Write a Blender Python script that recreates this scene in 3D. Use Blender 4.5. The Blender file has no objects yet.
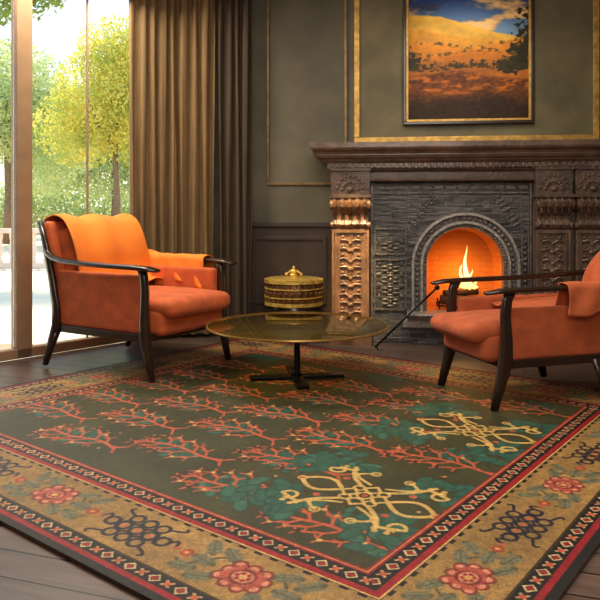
import bpy, bmesh, math, random
import numpy as np
from mathutils import Vector, Matrix, Euler
random.seed(7); rng=np.random.default_rng(7)
scene=bpy.context.scene
COL=scene.collection
R=math.radians

def lin(c):
    return tuple(((v/255)/12.92 if v/255<=0.04045 else ((v/255+0.055)/1.055)**2.4) for v in c)

# ---------------------------------------------------------------- materials
def new_mat(name):
    m=bpy.data.materials.new(name); m.use_nodes=True
    nt=m.node_tree; b=nt.nodes['Principled BSDF']
    return m,nt,b
def mat(name,c,rough=0.6,metal=0.0,var=0.25,scale=8.0,bump=0.0,bscale=60.0,stretch=(1,1,1),sheen=0,coat=0,detail=4,spec=None):
    m,nt,b=new_mat(name); N=nt.nodes; L=nt.links
    tc=N.new('ShaderNodeTexCoord'); mp=N.new('ShaderNodeMapping'); mp.inputs['Scale'].default_value=stretch
    L.new(tc.outputs['Object'],mp.inputs['Vector'])
    nz=N.new('ShaderNodeTexNoise'); nz.inputs['Scale'].default_value=scale; nz.inputs['Detail'].default_value=detail
    L.new(mp.outputs['Vector'],nz.inputs['Vector'])
    cr=N.new('ShaderNodeValToRGB')
    l=lin(c)
    cr.color_ramp.elements[0].color=(*[v*(1-var) for v in l],1); cr.color_ramp.elements[0].position=.3
    cr.color_ramp.elements[1].color=(*[min(1,v*(1+var)) for v in l],1); cr.color_ramp.elements[1].position=.7
    L.new(nz.outputs['Fac'],cr.inputs['Fac']); L.new(cr.outputs['Color'],b.inputs['Base Color'])
    b.inputs['Roughness'].default_value=rough; b.inputs['Metallic'].default_value=metal
    if sheen: b.inputs['Sheen Weight'].default_value=sheen
    if coat: b.inputs['Coat Weight'].default_value=coat; b.inputs['Coat Roughness'].default_value=.15
    if spec is not None: b.inputs['Specular IOR Level'].default_value=spec
    if bump:
        n2=N.new('ShaderNodeTexNoise'); n2.inputs['Scale'].default_value=bscale; n2.inputs['Detail'].default_value=3
        L.new(mp.outputs['Vector'],n2.inputs['Vector'])
        bp=N.new('ShaderNodeBump'); bp.inputs['Strength'].default_value=bump; bp.inputs['Distance'].default_value=.01
        L.new(n2.outputs['Fac'],bp.inputs['Height']); L.new(bp.outputs['Normal'],b.inputs['Normal'])
    return m

M={}
M['orange']=mat('orange_fabric',(188,86,38),.85,0,.2,14,.25,220,sheen=.05)
M['rust']=mat('rust_orange_fabric',(180,86,46),.85,0,.2,14,.25,220,sheen=.05)
M['rust_throw']=mat('rust_throw_fabric',(192,94,50),.85,0,.15,9,.25,180,sheen=.05)
M['throw']=mat('bright_orange_throw',(238,130,34),.8,0,.12,5,.2,160,sheen=.05)
M['dark_wood']=mat('dark_walnut',(42,26,18),.3,0,.3,6,.0,stretch=(1,1,6),coat=.4)
M['mantel_wood']=mat('carved_mantel_wood',(122,88,64),.36,0,.45,9,.5,35,coat=.25)
M['mantel_grey']=mat('carved_mantel_grey_brown',(102,80,66),.36,0,.45,9,.5,35,coat=.25)
M['mantel_dark']=mat('carved_mantel_dark',(86,66,54),.42,0,.4,14,.6,45,coat=.2)
M['wall']=mat('bronze_olive_wall',(96,90,74),.6,0.1,.25,3.0,.15,25)
M['wall_panel']=mat('bronze_panel_wall',(114,104,74),.55,0.1,.28,3.5,.2,22)  # the panel's own paler olive tone
M['wains']=mat('dark_wainscot_wood',(60,46,38),.45,0,.25,6,.1,30,stretch=(1,1,.3))
M['trim_gold']=mat('aged_gold_trim',(196,154,76),.4,.4,.35,20)
M['trim_dark']=mat('dark_gold_trim',(128,102,62),.4,.4,.3,20)
M['rim']=mat('brass_table_rim',(168,130,68),.3,.6,.2,20)
M['plaster']=mat('plaster',(150,130,105),.8,0,.08,4)
M['winframe']=mat('window_frame_wood',(146,116,88),.5,0,.12,8)
M['black']=mat('black_metal',(20,18,18),.35,.6,.2,10)
M['silver']=mat('grey_iron',(160,154,148),.30,.55,.3,40,.4,70)
M['iron']=mat('dark_cast_iron',(104,98,94),.36,.45,.4,30,.5,50)
M['gold']=mat('ornate_brass',(236,186,92),.33,.5,.4,28,.6,40)
M['bronze']=mat('dark_bronze',(108,72,38),.4,.5,.4,28,.6,40)
M['log']=mat('charred_wood',(60,36,22),.9,0,.5,18,.8,40)
M['bark']=mat('bark',(120,100,78),.9,0,.3,10)
M['terrace']=mat('pale_stone_terrace',(226,208,178),.8,0,.06,1.5)
M['stone']=mat('pale_stone',(228,206,190),.7,0,.08,6)

def transl(name,c,c2,fac,stretch=(1,1,1),scale=1.4,bump=0):
    m,nt,b=new_mat(name); N=nt.nodes;L=nt.links
    nz=N.new('ShaderNodeTexNoise'); nz.inputs['Scale'].default_value=scale
    tc=N.new('ShaderNodeTexCoord'); mp=N.new('ShaderNodeMapping'); mp.inputs['Scale'].default_value=stretch
    L.new(tc.outputs['Object'],mp.inputs['Vector']); L.new(mp.outputs['Vector'],nz.inputs['Vector'])
    cr=N.new('ShaderNodeValToRGB'); cr.color_ramp.elements[0].position=.35; cr.color_ramp.elements[1].position=.65
    cr.color_ramp.elements[0].color=(*lin(c),1); cr.color_ramp.elements[1].color=(*lin(c2),1)
    L.new(nz.outputs['Fac'],cr.inputs['Fac'])
    tr=N.new('ShaderNodeBsdfTranslucent'); mx=N.new('ShaderNodeMixShader'); mx.inputs['Fac'].default_value=fac
    L.new(cr.outputs['Color'],b.inputs['Base Color']); L.new(cr.outputs['Color'],tr.inputs['Color'])
    b.inputs['Roughness'].default_value=.75
    L.new(b.outputs['BSDF'],mx.inputs[1]); L.new(tr.outputs['BSDF'],mx.inputs[2])
    L.new(mx.outputs['Shader'],N['Material Output'].inputs['Surface'])
    return m
M['leaf']=transl('haze_tinted_yellow_leaves',(176,190,92),(236,220,116),.5)  # paled and yellowed so garden haze and sun sit in the leaf colour
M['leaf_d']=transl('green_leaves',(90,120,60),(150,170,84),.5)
M['leaf_b']=transl('haze_tinted_green_leaves',(172,194,140),(216,220,158),.5)  # distance haze put into the leaf colour as paler greens
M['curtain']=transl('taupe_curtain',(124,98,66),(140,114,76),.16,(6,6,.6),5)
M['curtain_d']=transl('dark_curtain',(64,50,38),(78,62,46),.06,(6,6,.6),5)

def glassmat(name,tint,fac,rough=.02,body=None,bodyfac=0):
    m,nt,b=new_mat(name); N=nt.nodes;L=nt.links
    t=N.new('ShaderNodeBsdfTransparent'); t.inputs['Color'].default_value=(*tint,1)
    src=t.outputs['BSDF']
    if body:
        d=N.new('ShaderNodeBsdfDiffuse'); d.inputs['Color'].default_value=(*lin(body),1)
        m0=N.new('ShaderNodeMixShader'); m0.inputs['Fac'].default_value=bodyfac; L.new(src,m0.inputs[1]); L.new(d.outputs['BSDF'],m0.inputs[2]); src=m0.outputs['Shader']
    g=N.new('ShaderNodeBsdfGlossy'); g.inputs['Roughness'].default_value=rough
    lw=N.new('ShaderNodeLayerWeight'); lw.inputs['Blend'].default_value=fac
    mx=N.new('ShaderNodeMixShader'); L.new(lw.outputs['Fresnel'],mx.inputs['Fac'])
    L.new(src,mx.inputs[1]); L.new(g.outputs['BSDF'],mx.inputs[2])
    L.new(mx.outputs['Shader'],N['Material Output'].inputs['Surface']); return m
M['pane']=glassmat('window_glass',(.97,.98,.97),.25)
M['amber']=glassmat('amber_table_glass',(.92,.78,.42),.46,.012,(190,156,70),.09)

def floor_mat():
    m,nt,b=new_mat('dark_plank_floor'); N=nt.nodes;L=nt.links
    tc=N.new('ShaderNodeTexCoord'); mp=N.new('ShaderNodeMapping'); mp.inputs['Rotation'].default_value=(0,0,R(18))
    L.new(tc.outputs['Object'],mp.inputs['Vector'])
    br=N.new('ShaderNodeTexBrick'); br.inputs['Scale'].default_value=1; br.inputs['Brick Width'].default_value=1.6
    br.inputs['Row Height'].default_value=.13; br.inputs['Mortar Size'].default_value=.004
    br.inputs['Color1'].default_value=(*lin((108,88,80)),1); br.inputs['Color2'].default_value=(*lin((82,67,61)),1)
    br.inputs['Mortar'].default_value=(*lin((20,16,14)),1)
    L.new(mp.outputs['Vector'],br.inputs['Vector'])
    m2=N.new('ShaderNodeMapping'); m2.inputs['Scale'].default_value=(1.5,26,1); m2.inputs['Rotation'].default_value=(0,0,0)
    L.new(mp.outputs['Vector'],m2.inputs['Vector'])
    nz=N.new('ShaderNodeTexNoise'); nz.inputs['Scale'].default_value=2; nz.inputs['Detail'].default_value=6
    L.new(m2.outputs['Vector'],nz.inputs['Vector'])
    mx=N.new('ShaderNodeMixRGB'); mx.blend_type='MULTIPLY'; mx.inputs['Fac'].default_value=.7
    cr=N.new('ShaderNodeValToRGB'); cr.color_ramp.elements[0].color=(.45,.42,.4,1);cr.color_ramp.elements[0].position=.3
    cr.color_ramp.elements[1].color=(1.1,1.05,1,1);cr.color_ramp.elements[1].position=.7
    L.new(nz.outputs['Fac'],cr.inputs['Fac']); L.new(br.outputs['Color'],mx.inputs[1]); L.new(cr.outputs['Color'],mx.inputs[2])
    L.new(mx.outputs['Color'],b.inputs['Base Color']); b.inputs['Roughness'].default_value=.36; b.inputs['Specular IOR Level'].default_value=.3
    bp=N.new('ShaderNodeBump'); bp.inputs['Strength'].default_value=.3; bp.inputs['Distance'].default_value=.004
    inv=N.new('ShaderNodeMath'); inv.operation='SUBTRACT'; inv.inputs[0].default_value=1; L.new(br.outputs['Fac'],inv.inputs[1])
    L.new(inv.outputs[0],bp.inputs['Height']); L.new(bp.outputs['Normal'],b.inputs['Normal'])
    return m
M['floor']=floor_mat()

def brickmat(name,c1,c2,cm,w,h,mort,rough,bump=.6,metal=0,nfac=.7,glow_fade=None):
    m,nt,b=new_mat(name); N=nt.nodes;L=nt.links
    tc=N.new('ShaderNodeTexCoord'); sp=N.new('ShaderNodeSeparateXYZ'); cb=N.new('ShaderNodeCombineXYZ')
    L.new(tc.outputs['Object'],sp.inputs[0]); L.new(sp.outputs['X'],cb.inputs['X']); L.new(sp.outputs['Z'],cb.inputs['Y'])
    br=N.new('ShaderNodeTexBrick'); br.inputs['Scale'].default_value=1; br.inputs['Brick Width'].default_value=w
    br.inputs['Row Height'].default_value=h; br.inputs['Mortar Size'].default_value=mort; br.inputs['Mortar Smooth'].default_value=.5
    br.inputs['Color1'].default_value=(*lin(c1),1);br.inputs['Color2'].default_value=(*lin(c2),1);br.inputs['Mortar'].default_value=(*lin(cm),1)
    L.new(cb.outputs[0],br.inputs['Vector'])
    nz=N.new('ShaderNodeTexNoise'); nz.inputs['Scale'].default_value=26; nz.inputs['Detail'].default_value=5
    mpn=N.new('ShaderNodeMapping'); mpn.inputs['Scale'].default_value=(.5,1,1.6); L.new(tc.outputs['Object'],mpn.inputs['Vector']); L.new(mpn.outputs['Vector'],nz.inputs['Vector'])
    mx=N.new('ShaderNodeMixRGB'); mx.blend_type='OVERLAY'; mx.inputs['Fac'].default_value=nfac
    L.new(br.outputs['Color'],mx.inputs[1]); L.new(nz.outputs['Fac'],mx.inputs[2]); out=mx.outputs['Color']
    if glow_fade:  # colour darkens with height, painting the fall-off of firelight
        mr=N.new('ShaderNodeMapRange'); mr.inputs['From Min'].default_value=glow_fade[0]; mr.inputs['From Max'].default_value=glow_fade[1]
        L.new(sp.outputs['Z'],mr.inputs['Value']); m3=N.new('ShaderNodeMixRGB'); m3.inputs[2].default_value=(*lin(glow_fade[2]),1)
        L.new(mr.outputs['Result'],m3.inputs['Fac']); L.new(out,m3.inputs[1]); out=m3.outputs['Color']
    L.new(out,b.inputs['Base Color'])
    b.inputs['Roughness'].default_value=rough; b.inputs['Metallic'].default_value=metal
    bp=N.new('ShaderNodeBump'); bp.inputs['Strength'].default_value=bump; bp.inputs['Distance'].default_value=.01
    ad=N.new('ShaderNodeMath'); ad.operation='SUBTRACT'; L.new(nz.outputs['Fac'],ad.inputs[0]); L.new(br.outputs['Fac'],ad.inputs[1])
    L.new(ad.outputs[0],bp.inputs['Height']); L.new(bp.outputs['Normal'],b.inputs['Normal'])
    return m
M['tile']=brickmat('dark_slate_courses',(90,86,85),(52,50,52),(132,126,118),.14,.046,.003,.33,1,.25,.8)
M['firebrick']=brickmat('orange_firebrick',(222,132,48),(214,122,44),(202,108,38),.11,.045,.003,.95,.06,0,.12,(.56,.95,(112,42,14)))  # brick dims towards the arch top: fading fire glow painted into the colour

# ---------------------------------------------------------------- mesh builder
class MB:
    def __init__(s): s.bm=bmesh.new()
    def face(s,vs):
        try: s.bm.faces.new(vs)
        except ValueError: pass
    def box(s,x0,x1,y0,y1,z0,z1,T=None):
        vs=[s.bm.verts.new(((x0,x1)[i&1],(y0,y1)[(i>>1)&1],(z0,z1)[(i>>2)&1])) for i in range(8)]
        for f in ((0,2,3,1),(4,5,7,6),(0,1,5,4),(2,6,7,3),(0,4,6,2),(1,3,7,5)): s.face([vs[i] for i in f])
        if T is not None:
            for v in vs: v.co=T@v.co
        return s
    def lathe(s,prof,cx=0,cy=0,n=40,sq=1.0):
        rings=[]
        for r,z in prof:
            rings.append([s.bm.verts.new((cx+r*math.cos(2*math.pi*i/n),cy+sq*r*math.sin(2*math.pi*i/n),z)) for i in range(n)])
        for a,b in zip(rings,rings[1:]):
            for i in range(n): s.face([a[i],a[(i+1)%n],b[(i+1)%n],b[i]])
        s.face(rings[0][::-1]); s.face(rings[-1]); return s
    def tube(s,pts,rad,n=12,flat=None):
        pts=[Vector(p) for p in pts]; rings=[]
        for i,p in enumerate(pts):
            t=(pts[min(i+1,len(pts)-1)]-pts[max(i-1,0)]).normalized()
            up=Vector((0,0,1)) if abs(t.z)<.8 else Vector((1,0,0))
            sd=t.cross(up).normalized(); u=sd.cross(t).normalized()
            a,b=rad[i] if isinstance(rad[i],tuple) else (rad[i],rad[i])
            ring=[]
            for k in range(n):
                an=2*math.pi*k/n; c,q=math.cos(an),math.sin(an)
                c=math.copysign(abs(c)**.7,c); q=math.copysign(abs(q)**.7,q)
                ring.append(s.bm.verts.new(p+sd*c*a+u*q*b))
            rings.append(ring)
        for A,B in zip(rings,rings[1:]):
            for k in range(n): s.face([A[k],A[(k+1)%n],B[(k+1)%n],B[k]])
        s.face(rings[0][::-1]); s.face(rings[-1]); return s
    def prism(s,poly,x0,x1):
        a=[s.bm.verts.new((x0,p[0],p[1])) for p in poly]; b=[s.bm.verts.new((x1,p[0],p[1])) for p in poly]
        n=len(poly)
        for i in range(n): s.face([a[i],a[(i+1)%n],b[(i+1)%n],b[i]])
        s.face(a[::-1]); s.face(b); return s
    def sphere(s,c,r,sc=(1,1,1),u=10,v=7):
        M4=Matrix.Translation(c)@Matrix.Diagonal((r*sc[0],r*sc[1],r*sc[2],1))
        bmesh.ops.create_uvsphere(s.bm,u_segments=u,v_segments=v,radius=1,matrix=M4); return s
    def cushion(s,hx,hy,hz,r,T,n=18,puff=0,axis=2):
        h=Vector((hx,hy,hz)); idx={}
        ts=[math.sin((i/n-.5)*math.pi) for i in range(n+1)]
        def V(i,j,k):
            key=(i,j,k)
            if key in idx: return idx[key]
            q=Vector((ts[i]*hx,ts[j]*hy,ts[k]*hz))
            inn=Vector([max(-(h[a]-r),min(h[a]-r,q[a])) for a in range(3)])
            d=q-inn
            if d.length>1e-9: q=inn+d.normalized()*r
            o=[a for a in range(3) if a!=axis]
            w=(1-(q[o[0]]/h[o[0]])**2)*(1-(q[o[1]]/h[o[1]])**2)
            q[axis]+=puff*w*(q[axis]/h[axis])
            idx[key]=s.bm.verts.new(T@q); return idx[key]
        for i in range(n):
            for j in range(n):
                s.face([V(i,j,0),V(i,j+1,0),V(i+1,j+1,0),V(i+1,j,0)])
                s.face([V(i,j,n),V(i+1,j,n),V(i+1,j+1,n),V(i,j+1,n)])
                s.face([V(i,0,j),V(i+1,0,j),V(i+1,0,j+1),V(i,0,j+1)])
                s.face([V(i,n,j),V(i,n,j+1),V(i+1,n,j+1),V(i+1,n,j)])
                s.face([V(0,i,j),V(0,i,j+1),V(0,i+1,j+1),V(0,i+1,j)])
                s.face([V(n,i,j),V(n,i+1,j),V(n,i+1,j+1),V(n,i,j+1)])
        return s
    def obj(s,name,m,parent=None,smooth=False,bevel=0,label=None):
        bmesh.ops.recalc_face_normals(s.bm,faces=s.bm.faces)
        me=bpy.data.meshes.new(name); s.bm.to_mesh(me); s.bm.free()
        if smooth:
            for p in me.polygons: p.use_smooth=True
            if smooth=='auto':
                try: me.set_sharp_from_angle(angle=R(40))
                except Exception: pass
        o=bpy.data.objects.new(name,me); COL.objects.link(o); me.materials.append(m)
        if parent: o.parent=parent
        if bevel:
            bv=o.modifiers.new('bevel','BEVEL'); bv.width=bevel; bv.segments=2; bv.limit_method='ANGLE'
        if label: o['label']=label
        return o
def empty(name,loc,rz=0,sc=1,label='',cat='',group=None):
    e=bpy.data.objects.new(name,None); COL.objects.link(e); e.location=loc; e.rotation_euler=(0,0,rz); e.scale=sc if isinstance(sc,tuple) else (sc,)*3
    e.empty_display_size=.1; e['label']=label; e['category']=cat
    if group: e['group']=group
    return e
def tag(o,label,cat,kind=None,group=None):
    o['label']=label; o['category']=cat
    if kind:o['kind']=kind
    if group:o['group']=group
def struct(o,label=None):
    o['kind']='structure'
    if label: o['label']=label
    return o
def place(o,loc,rz=0):
    o.location=loc; o.rotation_euler=(0,0,rz); return o

# ---------------------------------------------------------------- room
C=Vector((1.252,5.204,0)); TH=R(-7)
CEIL=3.0
poly=[(-.90,5.97),(-4.05,2.43),(-4.05,-1.6),(3.1,-1.6),(3.1,5.48)]
def slab(poly,z0,z1,name,m):
    b=MB(); a=[b.bm.verts.new((x,y,z0)) for x,y in poly]; c=[b.bm.verts.new((x,y,z1)) for x,y in poly]
    n=len(poly); b.face(a[::-1]); b.face(c)
    for i in range(n): b.face([a[i],a[(i+1)%n],c[(i+1)%n],c[i]])
    return struct(b.obj(name,m))
slab(poly,-.1,0,'floor',M['floor'])['label']='dark brown wooden plank floor'
slab(poly,CEIL,CEIL+.1,'ceiling',M['plaster'])
w=MB().box(-2.3,2.0,.45,.6,0,CEIL).obj('wall_back',M['wall']); place(w,C,TH); struct(w,'bronze olive plastered wall')
struct(MB().box(3.1,3.25,-1.6,5.6,0,CEIL).obj('wall_right',M['wall']))
struct(MB().box(-4.05,3.1,-1.75,-1.6,0,CEIL).obj('wall_front',M['plaster']))
struct(MB().box(-4.2,-4.05,-1.6,2.43,0,CEIL).obj('wall_left',M['plaster']))
WO=Vector((-.94,5.925,0)); WA=math.atan2(-.747,-.665)
def wl(o): return place(o,WO,WA)
struct(wl(MB().box(-.05,.5,-.12,0,0,CEIL).box(2.42,4.7,-.12,0,0,CEIL).box(.5,2.42,-.12,0,2.9,CEIL).obj('wall_window_side',M['plaster'])))  # unseen stretch past the window is closed to keep sun off the near floor
wf=MB()
for a,b_ in ((.5,.56),(1.42,1.535),(2.34,2.42)): wf.box(a,b_,-.09,.0,0.0,2.9)
wf.box(.959,.971,-.055,-.03,.06,2.86)
wf.box(.56,2.34,-.09,0.0,0,.07); wf.box(.56,2.34,-.09,0,2.84,2.9)
wf=wl(wf.obj('window_1',M['winframe'],bevel=.006)); struct(wf,'tall floor-to-ceiling window with brown frame')
gp=MB().box(.56,1.42,-.05,-.044,.07,2.84).box(1.535,2.34,-.05,-.044,.07,2.84).obj('window_pane',M['pane'],parent=wf)

def frame(x0,x1,z0,z1,t,d,name,m,y=.45):
    b=MB()
    b.box(x0,x1,y-d,y,z0,z0+t); b.box(x0,x1,y-d,y,z1-t,z1); b.box(x0,x0+t,y-d,y,z0+t,z1-t); b.box(x1-t,x1,y-d,y,z0+t,z1-t)
    o=place(b.obj(name,m,bevel=.004),C,TH); return struct(o)
frame(-.86,1.09,1.60,2.96,.045,.02,'trim_1',M['trim_gold'])
o=place(MB().box(-.815,1.045,.441,.45,1.645,2.915).obj('trim_2',M['wall_panel']),C,TH); struct(o,'bronze textured wall panel')
frame(-1.60,-.92,1.25,2.96,.022,.018,'trim_3',M['trim_dark'])
frame(1.15,1.75,1.25,2.96,.022,.018,'trim_4',M['trim_dark'])
o=place(MB().box(-2.0,-1.02,.43,.45,.16,.9).box(-2.0,-1.02,.405,.45,.9,.94).obj('trim_5',M['wains'],bevel=.005),C,TH); struct(o,'dark wood wainscot')
frame(-1.72,-1.09,.25,.82,.03,.018,'trim_6',M['wains'],.43)
o=place(MB().box(-2.0,-1.02,.42,.45,0,.16).obj('baseboard_back',M['wains'],bevel=.006),C,TH); struct(o)

# ---------------------------------------------------------------- curtains
def curtain(path,name,m,label,nf,amp,z0=.03,z1=2.97):
    P=[Vector((*p,0)) for p in path]; segs=[(P[i+1]-P[i]).length for i in range(len(P)-1)]; T=sum(segs)
    n=nf*14; b=MB(); zs=[z0+(z1-z0)*i/16 for i in range(17)]; rows=[]
    for zi,z in enumerate(zs):
        row=[]
        for i in range(n+1):
            t=i/n*T; k=0; tt=t
            while k<len(segs)-1 and tt>segs[k]: tt-=segs[k]; k+=1
            p=P[k].lerp(P[k+1],min(1,tt/segs[k])); d=(P[k+1]-P[k]).normalized(); nn=Vector((d.y,-d.x,0))
            ph=2*math.pi*nf*i/n
            A=amp*(.8+.25*math.sin(i*.37+1)) 
            off=A*(math.sin(ph)+.28*math.sin(2*ph+.6+z*.4))*(1-.12*z/z1)
            sh=.008*math.sin(z*1.7+i*.2)
            row.append(b.bm.verts.new((p.x+nn.x*off+d.x*sh,p.y+nn.y*off+d.y*sh,z)))
        rows.append(row)
    for a,c in zip(rows,rows[1:]):
        for i in range(n): b.face([a[i],a[i+1],c[i+1],c[i]])
    o=b.obj(name,m,smooth=True)
    tag(o,label,'curtain'); return o
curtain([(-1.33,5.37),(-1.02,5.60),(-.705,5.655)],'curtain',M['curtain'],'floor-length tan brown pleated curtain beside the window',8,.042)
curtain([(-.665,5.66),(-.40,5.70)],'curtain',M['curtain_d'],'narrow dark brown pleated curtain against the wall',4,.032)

# ---------------------------------------------------------------- fireplace
fp=empty('fireplace',C,TH,1,'large carved brown wood fireplace with dark slate surround','fireplace')
PW=M['mantel_wood']; PD=M['mantel_dark']; PG=M['mantel_grey']
b=MB()
b.box(-1.17,1.17,-.15,.45,1.505,1.545)
b.prism([(-.15,1.505),(-.14,1.49),(-.115,1.478),(-.105,1.462),(-.10,1.462),(-.10,1.45),(.45,1.45),(.45,1.505)],-1.15,1.15)
b.prism([(-.09,1.45),(-.085,1.435),(-.065,1.425),(-.058,1.412),(-.045,1.41),(-.04,1.40),(.45,1.40),(.45,1.45)],-1.10,1.10)
b.obj('mantel_shelf',PG,fp,bevel=.004)
b=MB(); b.box(-1.05,1.05,-.012,.45,1.355,1.40)
for i in range(44):
    x=-1.03+i*.0476; b.box(x,x+.028,-.035,-.01,1.362,1.397)
b.obj('dentil_moulding',PG,fp,bevel=.003)
b=MB(); b.box(-1.0,1.03,.02,.45,1.257,1.355)
b.prism([(.02,1.257),(.0,1.257),(-.006,1.266),(.0,1.276),(.02,1.28)],-.72,.50); b.prism([(.02,1.33),(.0,1.335),(-.008,1.345),(.0,1.355),(.02,1.355)],-.72,.50)
b.obj('frieze',PD,fp,smooth='auto')
MB().box(-1.0,-.72,.05,.45,0,1.257).obj('side_body',PD,fp,bevel=.004)
MB().box(.50,1.03,.05,.45,0,1.257).obj('side_body',PD,fp,bevel=.004)
def pilaster(x0,x1,PW,PC):
    xc=(x0+x1)/2; hw=(x1-x0)/2
    b=MB()
    b.box(x0-.012,x1+.012,-.03,.05,0,.13); b.prism([(-.03,.13),(-.01,.155),(.0,.17),(.05,.17),(.05,.13)],x0-.004,x1+.004)
    b.box(x0+.01,x1-.01,.012,.05,.17,.90)
    t=.018
    b.box(x0+.008,x0+.008+t,-.014,.02,.18,.89); b.box(x1-.008-t,x1-.008,-.014,.02,.18,.89)
    b.box(x0+.034,x0+.044,-.004,.02,.20,.87); b.box(x1-.044,x1-.034,-.004,.02,.20,.87)
    b.box(x0+.01,x1-.01,-.010,.02,.18,.205); b.box(x0+.01,x1-.01,-.010,.02,.865,.89)
    z=.235
    for i in range(9):
        h=(.075,.055,.085,.06)[i%4]; w_=(.9,1.4,1.1,1.6)[i%4]
        if z>.84: break
        b.sphere((xc,.004,z),.018,(w_,.8,1.0),8,6)
        b.tube([(xc,.006,z),(xc,.006,z+h)],[.006,.006],6)
        for sx in(-1,1):
            b.tube([(xc+sx*.01,.006,z+.01),(xc+sx*hw*.30,.0,z+h*.35),(xc+sx*hw*.52,.004,z+h*.25),(xc+sx*hw*.50,.006,z)],[.007,.009,.008,.004],6)
            b.sphere((xc+sx*hw*.40,.006,z+h*.62),.013,(1.2,.6,.9),8,6)
        z+=h
    b.obj('pilaster',PW,fp,smooth='auto')
    b=MB()
    pr=[(.05,.90),(.0,.895),(-.02,.91),(-.028,.93),(-.02,.95),(-.012,.97),(-.02,1.0),(-.045,1.03),(-.07,1.06),(-.082,1.085),(-.08,1.11),(-.06,1.13),(.05,1.13)]
    b.prism(pr,x0+.015,x1-.015)
    k=5
    for i in range(k):
        x=x0+.035+(x1-x0-.07)*i/(k-1); f=abs(i-2)/2
        b.tube([(x,-.02,.905+.02*f),(x,-.036,.93),(x,-.02,.965),(x,-.036,1.0),(x,-.068,1.035),(x,-.100,1.07),(x,-.110,1.095),(x,-.09,1.118),(x,-.072,1.10)],[.007,.013,.010,.012,.014,.016,.015,.012,.006],8)
    for sx in (x0+.01,x1-.01):
        for (yy,zz,rr) in ((-.05,1.08,.044),(-.01,.925,.026)):
            bmesh.ops.create_cone(b.bm,cap_ends=True,segments=20,radius1=rr,radius2=rr,depth=.024,matrix=Matrix.Translation((sx,yy,zz))@Matrix.Rotation(R(90),4,'Y'))
            b.sphere((sx,yy,zz),rr*.5,(.9,1,1))
    b.obj('corbel',PC,fp,smooth='auto')
    b=MB(); b.box(x0-.01,x1+.01,-.09,.05,1.13,1.155); b.box(x0,x1,-.035,.05,1.155,1.34); b.box(x0-.006,x1+.006,-.05,.05,1.335,1.357)
    for i in range(9):
        an=R(10+20*i); 
        for q,rr in ((.045,.016),(.075,.013)):
            b.sphere((xc+q*1.35*math.cos(an),-.036,1.185+q*1.5*math.sin(an)),rr,(1,.6,1.1),8,6)
    b.sphere((xc,-.036,1.195),.026,(1.2,.6,1))
    b.obj('capital_block',PD,fp,smooth='auto',bevel=.003)
pilaster(-1.02,-.72,PW,PW); pilaster(.50,.765,PG,PG); pilaster(.785,1.04,PG,PG)
zc=.615; ri=.305; zb=.26
b=MB(); y0,y1=.10,.13
b.box(-.72,.50,y0,y1,0,zb).box(-.72,-.39,y0,y1,zb,1.257).box(.39,.50,y0,y1,zb,1.257).box(-.39,.39,y0,y1,zc+.39,1.257)
b.box(-.39,-ri,y0,y1,zb,zc).box(ri,.39,y0,y1,zb,zc)
n=32; prev=None
for i in range(n+1):
    a=math.pi*i/n; c,s_=math.cos(a),math.sin(a); k=.39/max(abs(c),abs(s_))
    cur=(b.bm.verts.new((ri*c,y0,zc+ri*s_)),b.bm.verts.new((k*c,y0,zc+k*s_)))
    if prev: b.face([prev[0],cur[0],cur[1],prev[1]])
    prev=cur
b.obj('tile_surround',M['tile'],fp)
def archband(r0,r1,ya,yb,name,m,beads=0,leaf=False):
    b=MB()
    def ring(c,s_,z):
        return [b.bm.verts.new((r*c,y,z+r*s_)) for r,y in ((r0,ya),(r1,ya),(r1,yb),(r0,yb))]
    rings=[ring(1,0,zb)]
    for i in range(41):
        a=math.pi*i/40; rings.append(ring(math.cos(a),math.sin(a),zc))
    rings.append(ring(-1,0,zb))
    for A,B in zip(rings,rings[1:]):
        for k in range(4): b.face([A[k],A[(k+1)%4],B[(k+1)%4],B[k]])
    b.face(rings[0]);b.face(rings[-1])
    if beads:
        rm=(r0+r1)/2
        for i in range(beads+1):
            a=math.pi*i/beads; b.sphere((rm*math.cos(a),ya,zc+rm*math.sin(a)),(r1-r0)*.36,(1,.6,1),8,6)
        for i in range(1,10):
            for sx in(-1,1): b.sphere((sx*rm,ya,zc-i*.038),(r1-r0)*.36,(1,.6,1),8,6)
    return b.obj(name,m,fp,smooth='auto')
archband(.384,.404,.030,.11,'arch_outer_ring',M['silver'])
archband(.336,.384,.062,.11,'arch_carved_band',M['iron'],28)
archband(.318,.336,.040,.11,'arch_bead_ring',M['silver'],0)
archband(.288,.318,.065,.16,'arch_inner_ring',M['iron'],38)
def relief(x0,x1,z0,z1,name):
    b=MB(); t=.012; ya=.078
    b.box(x0,x1,ya,.1,z0,z0+t).box(x0,x1,ya,.1,z1-t,z1).box(x0,x0+t,ya,.1,z0,z1).box(x1-t,x1,ya,.1,z0,z1)
    xc=(x0+x1)/2; k=int((z1-z0-.06)/.085)
    for i in range(k):
        z=z0+.065+i*.085; w=(x1-x0)/2-.03
        b.sphere((xc,.094,z),.018,(1,.8,1))
        for a in range(6):
            an=a*math.pi/3+.5; b.sphere((xc+w*.5*math.cos(an),.094,z+.032*math.sin(an)),.014,(w*22,.7,.8),8,6)
        for sx in(-1,1): b.sphere((xc+sx*w*.9,.094,z+.042),.012,(1,.8,1.6),8,6)
    b.obj(name,M['iron'],fp,smooth='auto')
relief(-.69,-.44,.26,.66,'relief_panel'); relief(-.69,-.44,.69,.90,'relief_panel'); relief(.42,.478,.26,.90,'relief_panel')
b=MB()
for sx in (-1,1):
    for k in range(7):
        for q in range(3): b.sphere((sx*(.22+.026*k+.02*q),.098,1.12-.030*k-.02*(k>3)+.012*q),.013,(1.2,.6,.9),8,6)
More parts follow.
